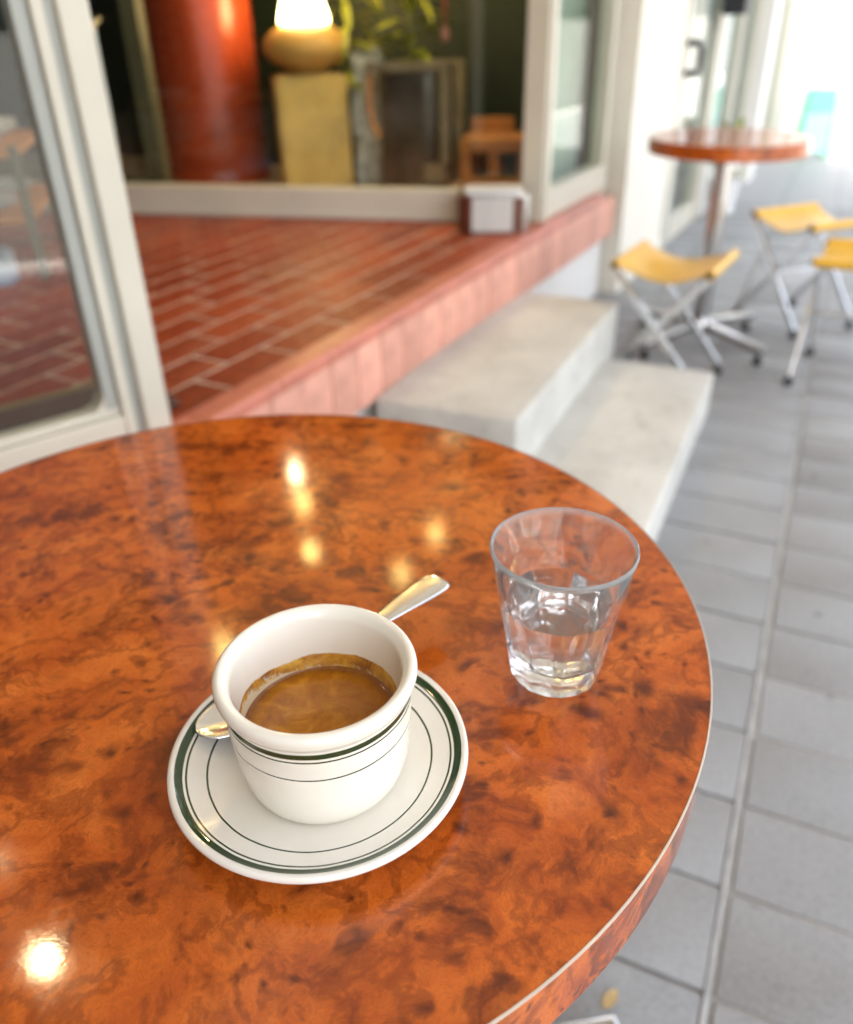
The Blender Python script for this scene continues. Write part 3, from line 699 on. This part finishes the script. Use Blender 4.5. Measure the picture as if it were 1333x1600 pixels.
# ------------------------------------------------------------------ inside the shop, seen through the back window
col_ = empty('red_column', Wp(-1.585, .80, L), WROT, label='thick glossy red round column inside the shop window', cat='column')
link('shaft', lathe('shaft', [(0, 0), (.235, 0), (.235, 2.08), (0, 2.08)], 64, 40), 'redcol', col_)
link('collar', lathe('collar', [(.2352, 0), (.245, 0), (.245, .05), (.240, .06), (.2352, .06)], 64, 40), 'redcol', col_)
# rough stone plinth
def rough_block(name, sx, sy, h, amp, cuts=8):
    bm = bmesh.new(); bmesh.ops.create_cube(bm, size=1)
    for v in bm.verts: v.co = Vector((v.co.x*sx, v.co.y*sy, (v.co.z+.5)*h))
    bmesh.ops.subdivide_edges(bm, edges=list(bm.edges), cuts=cuts, use_grid_fill=True)
    bmesh.ops.bevel(bm, geom=[e for e in bm.edges if len(e.link_faces) == 2 and e.calc_face_angle(0) > 1], offset=.012, segments=2, affect='EDGES')
    for v in bm.verts:
        if v.co.z > .002: v.co += Vector((rnd.uniform(-1, 1), rnd.uniform(-1, 1), rnd.uniform(-.6, .6)))*amp
    me = bpy.data.meshes.new(name); bm.to_mesh(me); bm.free()
    me.polygons.foreach_set('use_smooth', [True]*len(me.polygons)); me.set_sharp_from_angle(angle=R(50)); return me
o = link('stone_plinth', rough_block('stone_plinth', .30, .26, .445, .003), 'plinth', None, Wp(-1.045, .66, L), WROT+R(24)); tag(o, 'square yellowish stone plinth carrying the glowing lamp', 'plinth')
lp = empty('table_lamp', Wp(-1.045, .66, L+.447), WROT, label='tan clay globe lamp with glowing cone shade on the stone plinth', cat='lamp')
gl_ = [(0, 0), (.06, 0), (.085, .006)]+[(.178*math.cos(t), .098+.092*math.sin(t)) for t in [R(a) for a in range(-58, 62, 8)]]+[(.092, .183), (0, .184)]
link('lamp_base', lathe('lamp_base', gl_, 64, 60), 'clay', lp)
link('lamp_shade', lathe('lamp_shade', [(.098, .185), (.104, .187), (.098, .215), (.080, .27), (.060, .34), (.045, .40), (.030, .43), (0, .44)], 48, 60), lamp_mat('glowing_shade', (1, .72, .34), 4.5), lp)
o = link('bark_pillar', rough_block('bark_pillar', .12, .13, .53, .012, 12), 'bark', None, Wp(-.805, .74, L), WROT+R(10)); tag(o, 'short rough pillar with mottled white bark beside the planter', 'pillar')

pl = empty('metal_planter', Wp(-.575, .66, L), WROT, label='tall dark metal planter with pale worn edges behind the window', cat='planter')
link('planter_body', lathe('planter_body', [(0, 0), (.155, 0), (.158, .01), (.158, .470), (.150, .472), (.146, .43), (0, .43)], 48, 40, lambda r, z, t: r*(1+.07*math.cos(4*t)*-1)), 'darkmetal', pl)
box('front_frame', 'worn', (-.165, .175, -.185, -.172, .455, .492), pl, bev=.004)
box('front_frame', 'worn', (.135, .175, -.188, -.170, .12, .454), pl, bev=.004)
box('front_frame', 'worn', (.06, .160, -.186, -.171, .05, .119), pl, bev=.004)
link('strap', tube('strap', [(-.15, -.175, .45), (-.158, -.18, .36), (-.148, -.18, .27), (-.12, -.18, .22)], .012, 10), 'wood', pl)
box('back_board', 'worn', (-.17, .175, .168, .182, 0, .485), pl, bev=.004)
def leafmesh(name, ln, w, droop, nseg=8):
    v, f = [], []
    for i in range(nseg+1):
        a = i/nseg; ww = w*math.sin(math.pi*min(1, a*.96+.03))**.8; x = ln*a; z = -droop*a*a
        v += [(x, -ww, z+.15*ww), (x, 0, z-.1*ww), (x, ww, z+.15*ww)]
    for i in range(nseg):
        a = 3*i; f += [(a, a+3, a+4, a+1), (a+1, a+4, a+5, a+2)]
    return mesh(name, v, f, 60)
lm = [leafmesh('leaf', .17, .016, .05), leafmesh('leaf', .22, .020, .09), leafmesh('leaf', .13, .022, .06)]
def plant(name, base, n, h0, h1, spread, label, big=1.0, hang=0):
    p = empty(name, base, 0, label=label, cat='plant')
    st_ = [(0, 0, 0), (.004, 0, h0*.5), (-.004, .003, h1)]
    link('stem', tube('stem', st_, [.008, .006, .003], 8), 'leaf', p)
    for i in range(n):
        a = i*2.4+rnd.uniform(-.3, .3); z = h0+(h1-h0)*i/max(1, n-1)
        o = link('leaf', lm[rnd.randrange(3)], 'leaf', p, (spread*math.cos(a), spread*math.sin(a), z))
        o.rotation_euler = (rnd.uniform(-.4, .4), rnd.uniform(-.9, .2)+hang, a); s = big*rnd.uniform(.8, 1.25); o.scale = (s, s*1.1, s)
    return p
plant('potted_plant', Wp(-.60, .68, L+.43), 44, .05, .46, .012, 'leafy green plant growing out of the metal planter', 1.0)
plant('trailing_plant', Wp(-.905, .80, L+.01), 54, .36, .92, .06, 'yellow green trailing plant between the lamp and the planter', .75, .5)

# small things further in
bn = empty('wooden_bench', Wp(-.19, .60, L), WROT, label='low orange wooden bench with dark gaps inside the window', cat='bench')
box('bench_top', 'wood', (-.17, .13, -.13, .13, .165, .215), bn, bev=.006)
for x in (-.145, -.03, .09): box('leg', 'wood', (x-.022, x+.022, -.11, .11, 0, .1645), bn, bev=.004)
box('stretcher', 'wood', (-.165, .125, -.125, -.111, .03, .07), bn, bev=.003)
box('backrest', 'wood', (-.165, .02, .135, .16, .17, .27), bn, bev=.006)
orn = empty('hanging_ornament', Wp(-.46, .70, 1.04), 0, label='small pink ornament hanging on a red cord by the plant', cat='ornament')
link('cord', tube('cord', [(0, 0, .03), (0, 0, 1.50)], .006, 8), 'redcord', orn)
link('bead', lathe('bead', [(0, -.03), (.012, -.026), (.020, -.01), (.018, .012), (.008, .028), (0, .032)], 20, 60), 'pinkorn', orn)
# inner door post and reflected pull handle behind the window, dark
o = empty('inner_door', Wp(-1.56, .20, L), WROT, label='dark olive door frame with reflected pull bar behind the window', cat='door')
box('post', 'olive', (-.035, .035, -.03, .03, 0, 2.08), o)
box('bottom_rail', 'olive', (-.9, -.036, -.025, .025, 0, .10), o)
link('reflected_pull_bar', tube('reflected_pull_bar', [(-.13, -.02, .16), (-.13, -.07, .18), (-.13, -.075, .24), (-.13, -.075, .60), (-.13, -.07, .64), (-.13, -.02, .66)], .011, 10), 'steel', o)  # solid bar in place of a faint handle reflection on the glass

# things seen through the glazed leaf
tr = empty('serving_trolley', Vector((-2.33, 1.86, L)), R(-50), label='low serving trolley seen through the glass door leaf', cat='trolley')
for z in (.16, .33): box('shelf', 'wood', (-.30, .30, -.14, .14, z, z+.018), tr)
for x in (-.29, .29):
    for y in (-.13, .13): box('leg', 'olive', (x-.012, x+.012, y-.012, y+.012, 0, .36), tr)
pm_ = lathe('plate', [(0, 0), (.05, 0), (.09, .012), (.092, .015), (.05, .005), (0, .005)], 40, 60)
k = 0
lab = {0: 'lower', 1: 'upper'}
for sh, z in ((0, L+.1785), (1, L+.3485)):
    for q, xx in enumerate((-.17, .13)):
        p = tr.matrix_basis @ Vector((xx, -.02, 0))
        stck = 3 if sh == 0 else 4
        for s in range(stck):
            o = link('plate', pm_, 'crock', None, (tr.location.x+xx*math.cos(R(-50))+.02*math.sin(R(-50)), tr.location.y+xx*math.sin(R(-50)), z+s*.0085))
            tag(o, f'{["lowest", "second lowest", "third lowest", "topmost"][s if s < stck-1 else 3]} white plate in the {"near" if q else "far"} pile on the {lab[sh]} trolley shelf', 'plate', f'{"near" if q else "far"} plates on the {lab[sh]} shelf')
bb = link('folded_cloth', rough_block('folded_cloth', .22, .18, .07, .004, 5), 'bluew', None, Vector((-2.20, 1.64, L+.001)), R(-40)); tag(bb, 'blue white folded cloth lying on the porch tiles by the trolley', 'cloth')
dm = empty('door_mat', Vector((-1.36, .93, L)), LROT, label='dark brown door mat with pale edge strip behind the glass leaf', cat='mat')
box('mat_pile', 'mat', (-.30, .45, .01, .20, .003, .014), dm, bev=.003)
box('edge_strip', 'brass', (-.31, .46, -.022, .009, .003, .012), dm, bev=.003)

# steel box on the ledge
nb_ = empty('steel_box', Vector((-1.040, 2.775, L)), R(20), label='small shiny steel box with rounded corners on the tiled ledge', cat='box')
def rrect(hx, hy, r, n=14):
    out = []
    for cx, cy_, a0 in ((hx-r, hy-r, 0), (-hx+r, hy-r, 90), (-hx+r, -hy+r, 180), (hx-r, -hy+r, 270)):
        out += [(cx+r*math.cos(R(a0+90*k/n)), cy_+r*math.sin(R(a0+90*k/n))) for k in range(n+1)]
    return out
link('box_body', prism('box_body', rrect(.118, .075, .045), .002, .118, 4), 'brownreflect', nb_)  # brown floor reflection on the steel put into the body colour
box('side_trim', 'steel', (.074, .1195, -.060, .060, .003, .1182), nb_, bev=.004)
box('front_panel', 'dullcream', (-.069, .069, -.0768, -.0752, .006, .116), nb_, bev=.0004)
link('box_rim', prism('box_rim', rrect(.121, .078, .047), .1185, .126, 4), 'steel', nb_)
link('paper_napkins', prism('paper_napkins', rrect(.100, .060, .02), .1265, .137, 4), 'crock', nb_)

# far things in the arcade
ab = empty('sandwich_board', (-.215, 8.3, 0), R(15), label='small bright green folding board standing far along the arcade', cat='sign')
for s in (-1, 1):
    pn = link('panel', boxmesh('panel', -.10, .10, -.010, .010, .06, .36, bev=.004), 'turq', ab, (0, s*.10, 0)); pn.rotation_euler = (R(9)*s, 0, 0)
    fr = link('frame', boxmesh('frame', -.12, .12, -.012, .012, .361, .54, bev=.004), 'greenp', ab, (0, s*.10, 0)); fr.rotation_euler = (R(9)*s, 0, 0)
    for x in (-.112, .112):
        lg = link('leg', boxmesh('leg', x-.010, x+.010, -.011, .011, .0, .36, bev=.003), 'greenp', ab, (0, s*.102, 0)); lg.rotation_euler = (R(9)*s, 0, 0)
wsn = empty('wall_lantern', F(5.30, .02, 1.10), FROT, label='dark wall lantern at head height above the far table', cat='lantern')
box('bracket', 'black', (0, .06, -.02, .02, .12, .16), wsn)
box('lantern_body', 'black', (.03, .15, -.07, .07, -.02, .119), wsn, bev=.01)
box('lantern_cap', 'darkmetal', (.02, .16, -.08, .08, .1195, .135), wsn, bev=.004)
plt_ = empty('potted_shrub', F(5.75, .12, 0), 0, label='small dark green shrub in a white pot by the arcade windows', cat='plant')
link('pot', lathe('pot', [(0, 0), (.07, 0), (.095, .20), (.10, .21), (.088, .21), (.085, .19), (0, .19)], 32, 40), 'crock', plt_)
for i in range(34):
    o = link('leaf', lm[2], 'leaf', plt_, (rnd.uniform(-.05, .05), rnd.uniform(-.05, .05), .2+rnd.uniform(0, .3))); o.rotation_euler = (rnd.uniform(-.6, .6), rnd.uniform(-1.2, .2), rnd.uniform(0, 6.3))
dl = link('dry_leaf', leafmesh('dry_leaf', .030, .008, -.004), 'dryleaf', None, (-.052, .60, .004), R(70)); tag(dl, 'small curled dry leaf on the paving under the table', 'leaf')

# ------------------------------------------------------------------ pendant lamps, seen mirrored in the table top, plus an added bench light
BULB = lamp_mat('bright_bulb', (1, .74, .40), 20); AMB = lamp_mat('amber_bulb', (1, .62, .18), 3.2)
bulb_m = lathe('bulb', [(0, -.035), (.016, -.032), (.029, -.020), (.034, -.002), (.030, .016), (.018, .034), (.013, .046), (0, .046)], 24, 60)
bulb_a = bulb_m.copy()
FILL = lamp_mat('bench_fill_bulb', (1, .70, .34), 90); bulb_w = bulb_m.copy()
def pendant(x, y, z, ztop, bright, label, sc=1.0):
    p = empty('pendant_lamp', (x, y, z), 0, label=label, cat='lamp', group='pendant lamps over the porch')
    o = link('bulb', bulb_w if bright == 2 else bulb_m if bright else bulb_a, FILL if bright == 2 else BULB if bright else AMB, p); o.scale = (sc,)*3
    link('socket', lathe('socket', [(0, .040), (.017, .040), (.019, .046), (.019, .085), (.010, .095), (0, .095)], 24, 40), 'black', p, (0, 0, .012*(sc-1)*3))
    link('cord', tube('cord', [(0, 0, .09), (0, 0, ztop-z)], .003, 8), 'cord', p)
pendant(*Wp(-.38, .42, 1.82), 2.55, 2, 'unseen bulb added inside to light the wooden bench', 1.1)  # bulb added out of view to brighten the bench
pendant(-1.112, .516, 2.0, 3.05, True, 'bright bulb hanging over the glass door leaf', .75)
pendant(-2.01, 2.80, 2.22, 2.55, True, 'bright bulb hanging inside the porch window', .7)
pendant(-1.86, 2.62, 2.25, 2.55, False, 'amber bulb hanging just outside the porch window', 1.15)
pendant(-1.62, 2.30, 2.25, 2.55, False, 'amber bulb hanging over the middle of the porch', 1.1)
pendant(-1.225, 2.66, 2.28, 2.55, False, 'amber bulb hanging near the corner post', 1.0)
pendant(-1.21, 2.30, 2.25, 2.55, False, 'amber bulb hanging near the ledge edge', 1.0)
pendant(-1.60, 1.65, 2.28, 2.55, False, 'large amber bulb hanging over the near porch tiles', 2.0)
